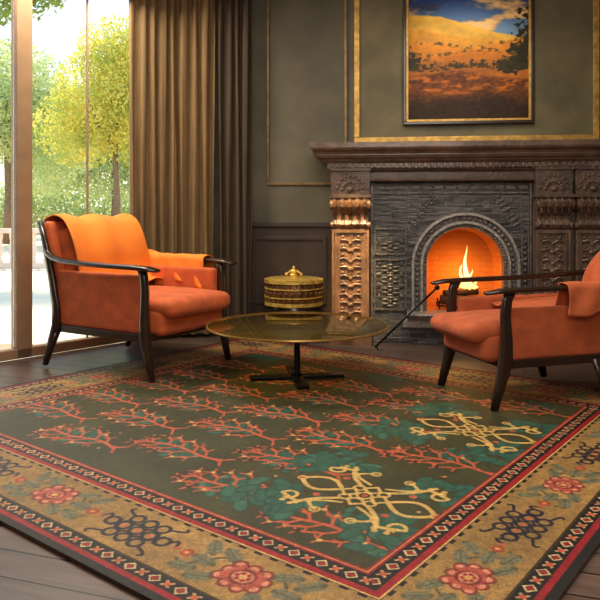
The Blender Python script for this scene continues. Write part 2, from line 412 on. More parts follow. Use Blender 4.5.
for i in range(13): b.box(-.68+i*.09,-.68+i*.09+.07,.09,.1,1.20,1.225)
b.box(-.715,-.70,.08,.1,.02,1.24).box(.482,.495,.08,.1,.02,1.24).box(-.70,.482,.085,.1,1.165,1.177)
b.obj('tile_relief',M['iron'],fp,smooth='auto')
b=MB(); yb_=.42; pr=[(ri,zb)]+[(ri*math.cos(math.pi*i/24),zc+ri*math.sin(math.pi*i/24)) for i in range(25)]+[(-ri,zb)]
A=[b.bm.verts.new((x,.12,z)) for x,z in pr]; B=[b.bm.verts.new((x*.84,yb_,z if z<=zc+.001 else zc+(z-zc)*.86)) for x,z in pr]
for i in range(len(pr)-1): b.face([A[i],A[i+1],B[i+1],B[i]])
b.face([A[-1],A[0],B[0],B[-1]]); b.face(B[::-1])
b.obj('firebox',M['firebrick'],fp)
b=MB(); b.prism([(.13,.262),(-.09,.262),(-.10,.252),(-.09,.235),(-.05,.225),(-.03,.20),(.13,.20)],-.44,.44); b.box(-.47,.47,.02,.1,.14,.20)
b.obj('hearth_ledge',M['silver'],fp,bevel=.004,label='projecting grey metal hearth lip')

def fpw(x,y,z): return Matrix.Rotation(TH,4,'Z')@Vector((x,y,z))+C
b=MB()
for i in range(7):
    x=-.18+i*.06; b.box(x-.006,x+.006,.17,.36,.285,.297)
b.box(-.2,.2,.165,.177,.285,.297).box(-.2,.2,.35,.362,.285,.297)
for x in(-.19,.18):
    for y in(.167,.35): b.box(x,x+.012,y,y+.012,.263,.33)
g=place(b.obj('fire_grate',M['black']),C,TH); tag(g,'black iron grate holding burning logs in the fireplace','grate')
for i,(x,y,z,rz,ry,ln,r) in enumerate([(0,.21,.331,.1,.0,.17,.032),(.0,.31,.33,-.12,0,.17,.03),(-.01,.26,.387,.45,.0,.15,.026)]):
    b=MB(); b.tube([(-ln,0,0),(-ln*.4,.004,.004),(ln*.3,-.004,.0),(ln,0,0)],[r*.95,r,r*.97,r*.9],12)
    o=b.obj('firewood_log',M['log'],smooth='auto'); o.location=fpw(x,y,z); o.rotation_euler=(0,ry,TH+rz); tag(o,'charred brown log burning on the iron grate','log',group='logs on the fire grate')
def flamemat():
    m,nt,b=new_mat('flame_glow'); N=nt.nodes;L=nt.links
    tc=N.new('ShaderNodeTexCoord'); sp=N.new('ShaderNodeSeparateXYZ'); L.new(tc.outputs['Generated'],sp.inputs[0])
    cr=N.new('ShaderNodeValToRGB'); e=cr.color_ramp.elements; e[0].color=(1,.50,.12,1); e[1].color=(1,.45,.08,1); e[1].position=1
    x=cr.color_ramp.elements.new(.5); x.color=(1,.76,.36,1)
    L.new(sp.outputs['Z'],cr.inputs['Fac']); em=N.new('ShaderNodeEmission'); em.inputs['Strength'].default_value=2.3
    L.new(cr.outputs['Color'],em.inputs['Color'])
    lw=N.new('ShaderNodeLayerWeight'); lw.inputs['Blend'].default_value=.5
    tr=N.new('ShaderNodeBsdfTransparent'); mx=N.new('ShaderNodeMixShader')
    L.new(lw.outputs['Facing'],mx.inputs['Fac']); L.new(em.outputs[0],mx.inputs[1]); L.new(tr.outputs[0],mx.inputs[2])
    L.new(mx.outputs[0],N['Material Output'].inputs['Surface']); return m
fm=flamemat()
b=MB()
def tongue(x,y,z,h,r,lean):
    pts=[];rad=[]
    for i in range(17):
        t=i/16; pts.append((x+lean*t*t+.010*math.sin(t*7+x*20),y,z+h*t)); rad.append((max(.001,r*math.sin(math.pi*min(1,(t*.78+.22)))**1.0*(1-.25*t)),max(.001,r*.7*(1-t)+.001)))
    b.tube(pts,rad,20)
tongue(.03,.26,.420,.34,.044,.0); tongue(-.0,.27,.420,.19,.038,-.01); tongue(.06,.25,.420,.15,.036,.01); tongue(-.06,.25,.420,.08,.03,-.01); tongue(.10,.27,.420,.07,.03,.01); tongue(.03,.22,.420,.13,.038,-.005)
fl=place(b.obj('fire_flame',fm,smooth=True),C,TH); tag(fl,'bright yellow orange flames rising from burning logs','fire')
b=MB(); b.tube([(0,0,0),(.0,.0,.34),(0,0,.62)],[.008,.008,.008],8); b.sphere((0,0,.64),.02); b.tube([(0,0,.02),(.03,0,.0),(.05,0,.03)],[.006,.006,.004],8)
pk=b.obj('fire_poker',M['black'],smooth=True); pk.location=fpw(-.68,-.18,.02); tag(pk,'black iron poker leaning against the fireplace','poker')
pk.rotation_euler=(R(-6),R(46),TH)

# ---------------------------------------------------------------- painting
def vnoise(x,y,seed):
    r=np.random.default_rng(seed).random((64,64)); xi=np.floor(x).astype(int);yi=np.floor(y).astype(int)
    fx=x-xi;fy=y-yi; fx=fx*fx*(3-2*fx);fy=fy*fy*(3-2*fy)
    g=lambda a,b_: r[a%64,b_%64]
    return (g(xi,yi)*(1-fx)+g(xi+1,yi)*fx)*(1-fy)+(g(xi,yi+1)*(1-fx)+g(xi+1,yi+1)*fx)*fy
def fbm(x,y,s,seed,o=5):
    v=0;a=.5;t=0; ca,sa=math.cos(.7),math.sin(.7)
    for i in range(o):
        v=v+a*vnoise(x*s+7.3*i,y*s+3.1*i,seed+i); t+=a; a*=.5; s*=2; x,y=x*ca-y*sa,x*sa+y*ca
    return v/t
def gridmesh(W,H,nx,ny,cols,name,m,plane='xz'):
    xs=np.linspace(0,W,nx);ys=np.linspace(0,H,ny); X,Y=np.meshgrid(xs,ys); co=np.zeros((nx*ny,3),np.float32)
    co[:,0]=X.ravel()
    if plane=='xz': co[:,2]=Y.ravel()
    else: co[:,1]=Y.ravel()
    i=np.arange(nx-1);j=np.arange(ny-1);I,J=np.meshgrid(i,j); a=(J*nx+I).ravel()
    f=np.stack([a,a+1,a+nx+1,a+nx],1).astype(np.int32)
    me=bpy.data.meshes.new(name); me.vertices.add(nx*ny); me.vertices.foreach_set('co',co.ravel())
    nf=len(f); me.loops.add(nf*4); me.loops.foreach_set('vertex_index',f.ravel()); me.polygons.add(nf)
    me.polygons.foreach_set('loop_start',np.arange(0,nf*4,4,dtype=np.int32)); 
    try: me.polygons.foreach_set('loop_total',np.full(nf,4,np.int32))
    except Exception: pass
    me.update(calc_edges=True)
    at=me.color_attributes.new('pattern','FLOAT_COLOR','POINT'); c4=np.ones((nx*ny,4),np.float32); c4[:,:3]=cols.reshape(-1,3); at.data.foreach_set('color',c4.ravel())
    me.materials.append(m); o=bpy.data.objects.new(name,me); COL.objects.link(o); return o
def vcmat(name,rough,bump,bs,dark=.0,sheen=0,dist=.006,spec=.5):
    m,nt,b=new_mat(name);N=nt.nodes;L=nt.links
    at=N.new('ShaderNodeAttribute');at.attribute_name='pattern'
    tc=N.new('ShaderNodeTexCoord');nz=N.new('ShaderNodeTexNoise');nz.inputs['Scale'].default_value=bs;nz.inputs['Detail'].default_value=4
    L.new(tc.outputs['Object'],nz.inputs['Vector'])
    cr=N.new('ShaderNodeValToRGB');cr.color_ramp.elements[0].position=.3;cr.color_ramp.elements[0].color=(1-dark,)*3+(1,);cr.color_ramp.elements[1].position=.7;cr.color_ramp.elements[1].color=(1+dark*.5,)*3+(1,)
    L.new(nz.outputs['Fac'],cr.inputs['Fac'])
    mx=N.new('ShaderNodeMixRGB');mx.blend_type='MULTIPLY';mx.inputs['Fac'].default_value=1
    L.new(at.outputs['Color'],mx.inputs[1]);L.new(cr.outputs['Color'],mx.inputs[2]);L.new(mx.outputs['Color'],b.inputs['Base Color'])
    b.inputs['Roughness'].default_value=rough; b.inputs['Specular IOR Level'].default_value=spec
    if sheen: b.inputs['Sheen Weight'].default_value=sheen
    bp=N.new('ShaderNodeBump');bp.inputs['Strength'].default_value=bump;bp.inputs['Distance'].default_value=dist
    L.new(nz.outputs['Fac'],bp.inputs['Height']);L.new(bp.outputs['Normal'],b.inputs['Normal']);return m
def s2l(a):
    a=np.clip(a/255.,0,1); return np.where(a<=.04045,a/12.92,((a+.055)/1.055)**2.4)
def paint_canvas():
    nx,ny=380,420; x=np.linspace(0,1,nx);y=np.linspace(0,1.13,ny);X,Y=np.meshgrid(x,y)
    n1=fbm(X,Y,5,11);n2=fbm(X,Y*1.6,16,31);n4=fbm(X,Y*1.3,34,77)
    img=np.zeros((ny,nx,3))
    def c(v): return np.array(v,float)
    def mixm(mask,col):
        nonlocal img; mask=np.clip(mask,0,1)[...,None]; img=img*(1-mask)+col*mask
    g=np.clip((Y-.74)/.24,0,1)[...,None]
    img=c((110,150,188))*(1-g)+c((24,58,124))*g+0*img
    cl=fbm(X+.3,Y*2.6,4.5,61); mixm((cl-.47)*7*(1.10-Y)*3.2,c((196,136,92))); mixm((cl-.52)*8*(1.10-Y)*3.2,c((250,204,134)))
    mixm((fbm(X,Y*2.5,6,91)-.57)*7*(Y>.9),c((50,58,96)))
    ridges=[(.80,-.18,.030,5.0,.4,(255,194,72)),(.71,-.06,.035,4.0,2.0,(246,170,50)),(.63,.04,.030,6.5,.8,(234,146,38)),(.56,-.02,.025,8.0,3.0,(216,126,30)),(.49,.02,.022,7.0,1.0,(186,108,30))]
    for k,(h,sl,am,fr,ph,col) in enumerate(ridges):
        rr=h+am*np.sin(X*fr+ph)+sl*np.clip(X-.42,-.3,1)+.025*(fbm(X,X*0,7,5+k)-.5)
        hc=c(col)*(.82+.32*n2[...,None]); mixm((rr-Y)*80,np.clip(hc,0,255))
        mixm(np.clip((rr-Y)*14-.25,0,1)*np.clip(1.2-(rr-Y)*9,0,1)*.45,c(col)*.58)
        if k>1: mixm((abs(rr-Y-.006)<.008+.010*n4)*(n4-.50)*6,c((104,80,30)))
    mixm((abs(Y-.45+.015*np.sin(X*9))<.035)*(n4-.42)*7,c((62,50,20)))
    for (px,py,rx,ry) in ((1.0,.72,.12,.28),(.93,.54,.10,.15),(.82,.45,.08,.06),(.04,.50,.06,.08)):
        d=((X-px)/rx)**2+((Y-py)/ry)**2+(n1-.5)*3+(n4-.5)*4; mixm((1-d)*2.5,c((56,46,20))*(.4+1.0*n4[...,None]))
    fgd=.38+.05*(n1-.5)+.03*np.sin(X*5); fc=c((122,64,20))*(.5+.8*n4[...,None]); mixm((fgd-Y)*40,fc)
    mixm((fgd-Y>0)*(fbm(X,Y*2.6,12,131)-.55)*6,c((196,106,30))); mixm((.26-Y+.10*(n1-.5))*8,c((50,30,14))*(.6+.8*n4[...,None]))
    return nx,ny,s2l(img)
pic=empty('framed_painting',fpw(-.459,.44,1.737),TH,1,'framed landscape painting of golden hills on the chimney wall','painting')
nx,ny,cols=paint_canvas(); PWd,PH=1.041,1.19
cv=gridmesh(PWd-.06,PH-.06,nx,ny,cols,'canvas',vcmat('oil_paint',.5,.3,120,.1,spec=.25)); cv.parent=pic; cv.location=(.03,-.028,.03)
b=MB()
def frame2(t0,t1,d):
    b.box(t0,PWd-t0,-d,.0,t0,t1);b.box(t0,PWd-t0,-d,.0,PH-t1,PH-t0);b.box(t0,t1,-d,0,t1,PH-t1);b.box(PWd-t1,PWd-t0,-d,0,t1,PH-t1)
frame2(0,.026,.055); o=b.obj('picture_frame',M['dark_wood'],pic,bevel=.005,label='dark outer frame')
b=MB(); frame2(.024,.044,.046); b.obj('frame_liner',M['trim_gold'],pic,bevel=.003,label='bright gold inner frame')
MB().box(.02,PWd-.02,-.02,-.002,.02,PH-.02).obj('backing_board',M['dark_wood'],pic)

# ---------------------------------------------------------------- rug
RU=Vector((.788,-.616,0)).normalized(); RV=Vector((.616,.788,0)).normalized()
U0,U1,V0,V1=-3.78,-.57,1.16,4.15
W=U1-U0; H=V1-V0; PPM=340
nx=int(W*PPM); ny=int(H*PPM)
X,Y=np.meshgrid(np.linspace(0,W,nx),np.linspace(0,H,ny))
e=np.minimum(np.minimum(X,W-X),np.minimum(Y,H-Y)); vs=(np.minimum(Y,H-Y)<np.minimum(X,W-X)); Tt=np.where(vs,X,Y)
tan=(156,120,68);blk=(26,22,22);red=(150,30,36);cream=(208,184,134);field=(62,62,38);coral=(192,88,60);teal=(48,92,76);navy=(28,28,42);gold=(208,168,96)
img=np.zeros((ny,nx,3)); 
def setm(mask,c): img[mask]=c
img[:]=field
nn=fbm(X,Y,6,300); img*= (.8+.4*nn)[...,None]
setm(e<.466,red); setm(e<.446,blk); setm(e<.388,red); setm(e<.364,gold); setm(e<.358,blk); setm(e<.342,tan)
setm(e<.108,(60,46,28)); setm(e<.100,blk); setm(e<.048,red); setm(e<.028,(30,28,26)); setm((e>.454)&(e<.458),gold)
def chain(e0,e1,cell,wd=.14):
    mk=(e>=e0)&(e<e1); bb=(e-(e0+e1)/2)/((e1-e0)/2); q=Tt/cell; a=(q%1)*2-1; odd=(np.floor(q).astype(int)%2==1)
    d=np.abs(a)+np.abs(bb)
    setm(mk&~odd&(np.abs(d-.78)<wd),cream); setm(mk&~odd&(d<.54),red)
    setm(mk&odd&(np.abs(np.abs(a)-np.abs(bb))<.24)&(d<1.15)&(d>.25),(188,158,110)); setm(mk&odd&(a*a+bb*bb<.18),coral)
chain(.392,.442,.050); chain(.051,.097,.052)
sq=((Tt/.03).astype(int)%2==0); setm((e>.344)&(e<.356)&sq,(150,118,72))
sel=(e>.108)&(e<.342); img[sel]*= (.8+.4*nn)[sel][...,None]
PX=1/PPM
CLIP=(e>.345)*0+1.0
OPA=.92
def region(x0,x1,y0,y1):
    i0=max(0,int(x0/W*(nx-1)));i1=min(nx,int(x1/W*(nx-1))+2);j0=max(0,int(y0/H*(ny-1)));j1=min(ny,int(y1/H*(ny-1))+2);return i0,i1,j0,j1
def blend(r,al,c):
    i0,i1,j0,j1=r; s=img[j0:j1,i0:i1]; al=(np.clip(al,0,1)*OPA*CLIP[j0:j1,i0:i1])[...,None]; img[j0:j1,i0:i1]=s*(1-al)+np.array(c,float)*al
def seg(p,q,w,c):
    r=region(min(p[0],q[0])-w,max(p[0],q[0])+w,min(p[1],q[1])-w,max(p[1],q[1])+w); i0,i1,j0,j1=r
    if i1<=i0 or j1<=j0:return
    x=X[j0:j1,i0:i1];y=Y[j0:j1,i0:i1];dx,dy=q[0]-p[0],q[1]-p[1];L=dx*dx+dy*dy+1e-12
    t=np.clip(((x-p[0])*dx+(y-p[1])*dy)/L,0,1);d=np.hypot(x-p[0]-t*dx,y-p[1]-t*dy);blend(r,(w/2-d)/PX+.5,c)
def pl(pts,w,c):
    for a,b_ in zip(pts,pts[1:]): seg(a,b_,w,c)
def disc(p,r_,c,ring=None):
    R_=r_+.01;r=region(p[0]-R_,p[0]+R_,p[1]-R_,p[1]+R_);i0,i1,j0,j1=r
    if i1<=i0 or j1<=j0:return
    d=np.hypot(X[j0:j1,i0:i1]-p[0],Y[j0:j1,i0:i1]-p[1])
    if ring: blend(r,(ring/2-np.abs(d-r_))/PX+.5,c)
    else: blend(r,(r_-d)/PX+.5,c)
def ell(p,a,b_,an,c):
    R_=max(a,b_)+.01;r=region(p[0]-R_,p[0]+R_,p[1]-R_,p[1]+R_);i0,i1,j0,j1=r
    if i1<=i0 or j1<=j0:return
    x=X[j0:j1,i0:i1]-p[0];y=Y[j0:j1,i0:i1]-p[1];ca,sa=math.cos(an),math.sin(an);u=x*ca+y*sa;v=-x*sa+y*ca
    d=np.sqrt((u/a)**2+(v/b_)**2);blend(r,(1-d)*min(a,b_)/PX+.5,c)
def rot(p,c,an,s=1):
    ca,sa=math.cos(an),math.sin(an);return (c[0]+s*(p[0]*ca-p[1]*sa),c[1]+s*(p[0]*sa+p[1]*ca))
lf=(116,114,88); lfd=(80,76,52)
def leaf(c,an,L,wd,s,mirror=1):
    ell(c,L*s,wd*s,an,lfd); ell(c,L*.82*s,wd*.70*s,an,lf)
    for k in(-.5,0,.5):
        p=(c[0]+k*L*s*math.cos(an),c[1]+k*L*s*math.sin(an))
        for sy in(-1,1): ell((p[0]+sy*wd*.8*s*math.cos(an+1.57),p[1]+sy*wd*.8*s*math.sin(an+1.57)),L*.30*s,wd*.38*s,an+sy*.7,lf)
    seg((c[0]-L*.8*s*math.cos(an),c[1]-L*.8*s*math.sin(an)),(c[0]+L*.8*s*math.cos(an),c[1]+L*.8*s*math.sin(an)),.004*s,lfd)
def flower(c,an,s=1):
    for sx in(-1,1):
        pts=[rot((sx*(.04+.17*t),.05*math.sin(t*5.5)),c,an,s) for t in np.linspace(0,1,12)]; pl(pts,.009*s,lfd)
        for (lx,ly,la) in ((.095,.066,.5),(.095,-.066,-.5),(.165,.066,.9),(.165,-.056,-.3),(.14,.0,.1)):
            leaf(rot((sx*lx,ly),c,an,s),an+sx*la,.044,.018,s)
        disc(rot((sx*.205,.0),c,an,s),.020*s,(150,56,44));disc(rot((sx*.205,0),c,an,s),.013*s,coral);disc(rot((sx*.205,0),c,an,s),.006*s,gold)
    for k in range(9):
        a=k*2*math.pi/9+.2; q_=1+.12*math.sin(k*2.7); ell(rot((.058*q_*math.cos(a),.046*q_*math.sin(a)),c,an,s),.027*s,.023*s,an+a,(116,42,38))
    for k in range(9):
        a=k*2*math.pi/9+.2; q_=1+.12*math.sin(k*2.7); q=rot((.056*q_*math.cos(a),.044*q_*math.sin(a)),c,an,s); ell(q,.022*s,.017*s,an+a,(180,84,66)); ell(rot((.067*q_*math.cos(a),.053*q_*math.sin(a)),c,an,s),.012*s,.008*s,an+a+1.57,(212,144,112))
    disc(c,.037*s,(116,42,38));ell(c,.032*s,.026*s,an,(204,142,106))
    for k in range(6):
        a=k*math.pi/3; disc(rot((.019*math.cos(a),.015*math.sin(a)),c,an,s),.007*s,red)
    disc(c,.011*s,gold)
def knot(c,an,s=1):
    w_=.012*s
    for i in range(-2,3):
        for j in(-1,0,1):
            if abs(i)==2 and j!=0: continue
            p=rot((i*.056,j*.050),c,an,s); disc(p,.022*s,navy,ring=w_)
    for i in(-1.5,-.5,.5,1.5):
        for sg in(-1,1):
            if abs(i)<1: seg(rot((i*.056-.012,sg*.025-.008),c,an,s),rot((i*.056+.012,sg*.025+.008),c,an,s),w_,navy)
            else: seg(rot((i*.056-.010,-.02*sg),c,an,s),rot((i*.056+.010,.02*sg),c,an,s),w_,navy)
    for i in(-1,0,1): disc(rot((i*.056,0),c,an,s),.009*s,coral)
    for sx in(-1,1):
        pl([rot((sx*(.13+.035*t),.028*math.sin(t*3.1)),c,an,s) for t in np.linspace(0,1,6)],.010*s,navy); disc(rot((sx*.172,0),c,an,s),.010*s,coral)
        for sy in(-1,1): pl([rot((sx*(.085+.04*math.sin(t*2.2)),sy*(.062+.03*t)),c,an,s) for t in np.linspace(0,1,7)],.010*s,navy)
us=[.25,.70,1.15,1.60,2.05,2.50,2.95]
for i,u in enumerate(us):
    for v in(.225,H-.225):
        (flower if i%2==1 else knot)((u,v),0,1.08)
for i,v in enumerate([.60,1.01,1.42,1.83,2.24,2.65]):
    for u in(.225,W-.225):
        if .4<v<H-.4: (flower if i%2==0 else knot)((u,v),math.pi/2,1.0)
CLIP=(e>.467).astype(float)
def tree(c,an,s=1,col=coral,seed=0):
    rr=random.Random(seed)
    ph=rr.uniform(0,3); bend=rr.uniform(-.15,.15)
    def P(t): return (t,.016*math.sin(t*15+ph)-.016*math.sin(ph)+bend*t*t)
    pl([rot(P(t),c,an,s) for t in np.linspace(-.02,.46,14)],.019*s,col)
    for sy in(-1,1):
        pl([rot((-.06,sy*.05),c,an,s),rot((-.03,sy*.014),c,an,s),rot((.02,0),c,an,s)],.015*s,col)
    for i,t in enumerate((.07,.16,.25,.34,.43)):
        for sy in(-1,1):
            t2=t+(.03 if sy>0 else 0)
            L=(.14,.16,.15,.12,.07)[i]*rr.uniform(.9,1.1); a0=sy*rr.uniform(.85,1.1)
            p0=P(t2); p1=(p0[0]+L*.5*math.cos(a0),p0[1]+L*.5*math.sin(a0)); p2=(p1[0]+L*.55*math.cos(a0*.35),p1[1]+L*.5*math.sin(a0*.55))
            pl([rot(q,c,an,s) for q in(p0,p1,p2)],.014*s,col)
            for (q,aa) in ((p1,a0),(p2,a0*.35)):
                for da in(-.85,.85):
                    l_=rr.uniform(.032,.042); q2=(q[0]+l_*math.cos(aa+da),q[1]+l_*math.sin(aa+da)); seg(rot(q,c,an,s),rot(q2,c,an,s),.011*s,col)
            disc(rot(p2,c,an,s),.012*s,(26,22,20) if rr.random()<.5 else gold)
    for da in(-.5,0,.5): q=P(.45); seg(rot(q,c,an,s),rot((q[0]+.05*math.cos(da),q[1]+.05*math.sin(da)),c,an,s),.011*s,col)
def cluster(c,s=1,n=16,seed=1):
    rr=random.Random(seed)
    for k in range(n):
        a=rr.random()*6.28; q=.085*math.sqrt(rr.random()); p=(c[0]+s*q*1.35*math.cos(a),c[1]+s*q*math.sin(a))
        an=rr.random()*3.14; ell(p,.034*s,.019*s,an,(36,70,58)); ell(p,.029*s,.014*s,an,teal if rr.random()<.75 else (60,104,84))
def medallion(c,s=1):
    for sx in(-1,1):
        for sy in(-1,1): cluster((c[0]+sx*.23*s,c[1]+sy*.18*s),1.4*s,28,int(7+sx+3*sy))
    w1=.016*s
    for i in(-1,0,1):
        for j in(-1,0,1):
            if abs(i)+abs(j)==2: disc((c[0]+i*.046*s,c[1]+j*.042*s),.018*s,gold,ring=.010*s)
            else:
                d_=.030*s; pl([(c[0]+i*.054*s+d_,c[1]+j*.050*s),(c[0]+i*.054*s,c[1]+j*.050*s+d_),(c[0]+i*.054*s-d_,c[1]+j*.050*s),(c[0]+i*.054*s,c[1]+j*.050*s-d_),(c[0]+i*.054*s+d_,c[1]+j*.050*s)],.012*s,gold)
    for sx in(-1,1):
        for sy in(-1,1):
            pts=[(c[0]+sx*s*(.05+.17*t+.02*math.sin(t*6.3)),c[1]+sy*s*(.06+.10*math.sin(t*2.3))) for t in np.linspace(0,1,18)]; pl(pts,w1,gold)
            ex,ey=pts[-1]; pl([(ex+sx*s*.026*(math.cos(a)-1),ey+sy*s*.026*math.sin(a)) for a in np.linspace(0,-4.8,12)],.012*s,gold)
            pts=[(c[0]+sx*s*(.09+.15*t),c[1]+sy*s*(.045*math.sin(t*3.14)+.006)) for t in np.linspace(0,1,16)]; pl(pts,w1,gold)
            pts=[(c[0]+sx*s*(.03+.08*math.sin(t*2.7)),c[1]+sy*s*(.085+.09*t)) for t in np.linspace(0,1,14)]; pl(pts,.012*s,gold)
            ex,ey=pts[-1]; disc((ex,ey),.015*s,gold,ring=.009*s)
            disc((c[0]+sx*s*.125,c[1]+sy*s*.085),.013*s,coral)
            for k in range(4):
                t=.25+.2*k; q=(c[0]+sx*s*(.05+.17*t+.02*math.sin(t*6.3)),c[1]+sy*s*(.06+.10*math.sin(t*2.3))); seg(q,(q[0]+sx*.008*s,q[1]+sy*.024*s),.009*s,gold); disc((q[0]+sx*.008*s,q[1]+sy*.026*s),.010*s,gold)
        disc((c[0]+sx*s*.245,c[1]),.018*s,gold);disc((c[0]+sx*s*.245,c[1]),.009*s,coral)
    disc(c,.018*s,blk);disc(c,.011*s,coral)
CX=W/2
rowv=[.66,.99,1.32,1.65,1.98,2.31]
meds=[(CX+.86,v) for v in(.89,1.82)]
for k,v in enumerate(rowv):
    for q,cu in enumerate((CX-.92,CX-.46,CX+.02,CX+.48)):
        vv=v+.165
        if vv<H-.5: cluster((cu-.04,v+.165 if q%2==0 else v),1.1,20,k*7+q)
for k,v in enumerate(rowv):
    for q,cu in enumerate((CX+.66,CX+.20,CX-.26,CX-.72)):
        vv=v+.165*(q%2)
        if vv>H-.54: continue
        tree((cu,vv),math.pi,.88,coral,k*11+q)
for v in(.60,1.36,2.30):
    cluster((CX+.96,v+.12),.9,14,3); tree((CX+1.12,v),math.pi,.85,coral,int(v*100))
for m_ in meds: medallion(m_,1.12)
for k in range(90):
    u=random.uniform(.50,W-.50);v=random.uniform(.50,H-.50)
    r=region(u,u,v,v); 
    if abs(img[r[2],r[0]]-np.array(field)).sum()<60: disc((u,v),.007,random.choice([coral,gold,teal,blk])); 
img*= (.82+.36*fbm(X,Y,70,400))[...,None]
img*= (.84+.32*rng.random((ny,nx)))[...,None]
rug=gridmesh(W,H,nx,ny,s2l(img),'area_rug',vcmat('wool_rug',.46,.5,330,.45,0,.007,spec=.36),'xy')
rug.location=RU*U0+RV*V0+Vector((0,0,.014)); rug.rotation_euler=(0,0,math.atan2(RU.y,RU.x))
tag(rug,'large olive green oriental rug with tan floral border on wooden floor','rug')
ed=MB().box(0,W,0,H,-.0135,-.0005).obj('rug_backing',M['dark_wood'],rug)

# ---------------------------------------------------------------- coffee table
tb=empty('coffee_table',(-.018,4.165,.016),R(8),1,'round low coffee table with amber glass top on rug','table')
b=MB(); b.lathe([(.532,.315),(.538,.3175),(.538,.3225),(.532,.325)],n=96); b.obj('glass_top',M['amber'],tb,smooth='auto',label='amber tinted glass top')
b=MB()
pr=[(.538,.313),(.544,.314),(.546,.319),(.544,.325),(.538,.326)]
n=96; rings=[[b.bm.verts.new((r*math.cos(2*math.pi*i/n),r*math.sin(2*math.pi*i/n),z)) for i in range(n)] for r,z in pr]
for A,B in zip(rings,rings[1:]+rings[:1]):
    for i in range(n): b.face([A[i],A[(i+1)%n],B[(i+1)%n],B[i]])
b.obj('table_rim',M['rim'],tb,smooth='auto',label='thin brass rim')
b=MB(); b.lathe([(.022,.012),(.02,.02),(.018,.28),(.03,.29),(.09,.304),(.09,.314)],n=32); b.obj('table_stem',M['black'],tb,smooth='auto')
b=MB(); b.box(-.285,.285,-.036,.036,0,.02); b.box(-.036,.036,-.27,.27,0,.02); b.obj('table_base',M['black'],tb,bevel=.003)

# ---------------------------------------------------------------- banded brass drum basket on stand
bk=empty('ornate_brass_basket',(-.05,5.52,.0),R(-7),(1,1,1),'round banded brass lidded basket on dark footed stand by the fireplace','basket')
b=MB(); b.lathe([(.215,.287),(.222,.292),(.228,.38),(.222,.47),(.215,.48)],n=48)
for i in range(28):
    a=2*math.pi*i/28
    b.sphere((.224*math.cos(a),.224*math.sin(a),.328),.012,(1,1,1.0),8,6); b.sphere((.226*math.cos(a+.1),.226*math.sin(a+.1),.387),.014,(1,1,1.3),8,6); b.sphere((.222*math.cos(a),.222*math.sin(a),.446),.011,(1,1,1.0),8,6)
b.obj('basket_body',M['bronze'],bk,smooth='auto',label='dark bronze embossed drum body')
b=MB()
def hoop(r0,r1,z0,z1):
    rr=[[b.bm.verts.new((r*math.cos(2*math.pi*i/48),r*math.sin(2*math.pi*i/48),z)) for i in range(48)] for r,z in((r0,z0),(r1,z0),(r1,z1),(r0,z1))]
    for A,B in zip(rr,rr[1:]+rr[:1]):
        for i in range(48): b.face([A[i],A[(i+1)%48],B[(i+1)%48],B[i]])
hoop(.215,.234,.288,.314);hoop(.215,.236,.350,.359);hoop(.215,.236,.416,.425);hoop(.205,.238,.464,.492)
b.obj('basket_bands',M['gold'],bk,smooth='auto',label='bright brass bands')
b=MB(); b.lathe([(.222,.493),(.215,.498),(.15,.501),(.05,.505),(.03,.513),(.035,.523),(.028,.533)],n=40)
b.sphere((0,0,.548),.026,(1.3,1,.8))
for sx in(-1,1): b.tube([(0,0,.533),(sx*.03,0,.551),(sx*.055,0,.531)],[.012,.011,.006],8); b.sphere((sx*.06,0,.528),.013)
b.sphere((0,0,.575),.013,(1,1,1.4))
b.obj('basket_lid',M['gold'],bk,smooth='auto')
b=MB(); b.lathe([(.20,.25),(.215,.262),(.21,.286)],n=40)
for i in range(4):
    a=math.pi/4+i*math.pi/2; c,s_=math.cos(a),math.sin(a); b.tube([(.16*c,.16*s_,.253),(.18*c,.18*s_,.13),(.165*c,.165*s_,.002)],[.02,.016,.012],8)
b.obj('basket_stand',M['dark_wood'],bk,smooth='auto',label='dark wood footed stand')

# ---------------------------------------------------------------- armchairs
def cloth(path,y0,y1,name,m,par,amp=.008,nf=4,ny_=36,skew=0.0,label=None,seed=0,dx=0):
    P=[Vector(p)+Vector((dx if p[0]<-.19 else dx*max(0,min(1,(-p[0])/.19)),0,0)) for p in path]
    Q=[]
    for i in range(len(P)-1):
        p0=P[max(i-1,0)];p1=P[i];p2=P[i+1];p3=P[min(i+2,len(P)-1)]
        for k in range(8):
            t=k/8; Q.append(.5*((2*p1)+(-p0+p2)*t+(2*p0-5*p1+4*p2-p3)*t*t+(-p0+3*p1-3*p2+p3)*t**3))
    Q.append(P[-1]); b=MB(); rows=[]
    nq=len(Q)
    for i,q in enumerate(Q):
        t=(Q[min(i+1,nq-1)]-Q[max(i-1,0)]).normalized(); nrm=Vector((t.z,0,-t.x))
        row=[]
        for j in range(ny_+1):
            f=j/ny_; s_=i/(nq-1)
            yy=y0+(y1-y0)*f+skew*(s_-.5)+.014*math.sin(s_*9+seed)
            o_=amp*(1+math.sin(f*nf*6.28+seed+1.2*math.sin(s_*4+seed)))+amp*.3*math.sin(f*nf*11+s_*5)
            row.append(b.bm.verts.new((q.x+nrm.x*o_,yy,q.z+nrm.z*o_)))
        rows.append(row)
    for a,c in zip(rows,rows[1:]):
        for j in range(ny_): b.face([a[j],a[j+1],c[j+1],c[j]])
    o=b.obj(name,m,par,smooth=True,label=label); s_=o.modifiers.new('t','SOLIDIFY'); s_.thickness=.008; s_.offset=0
    return o
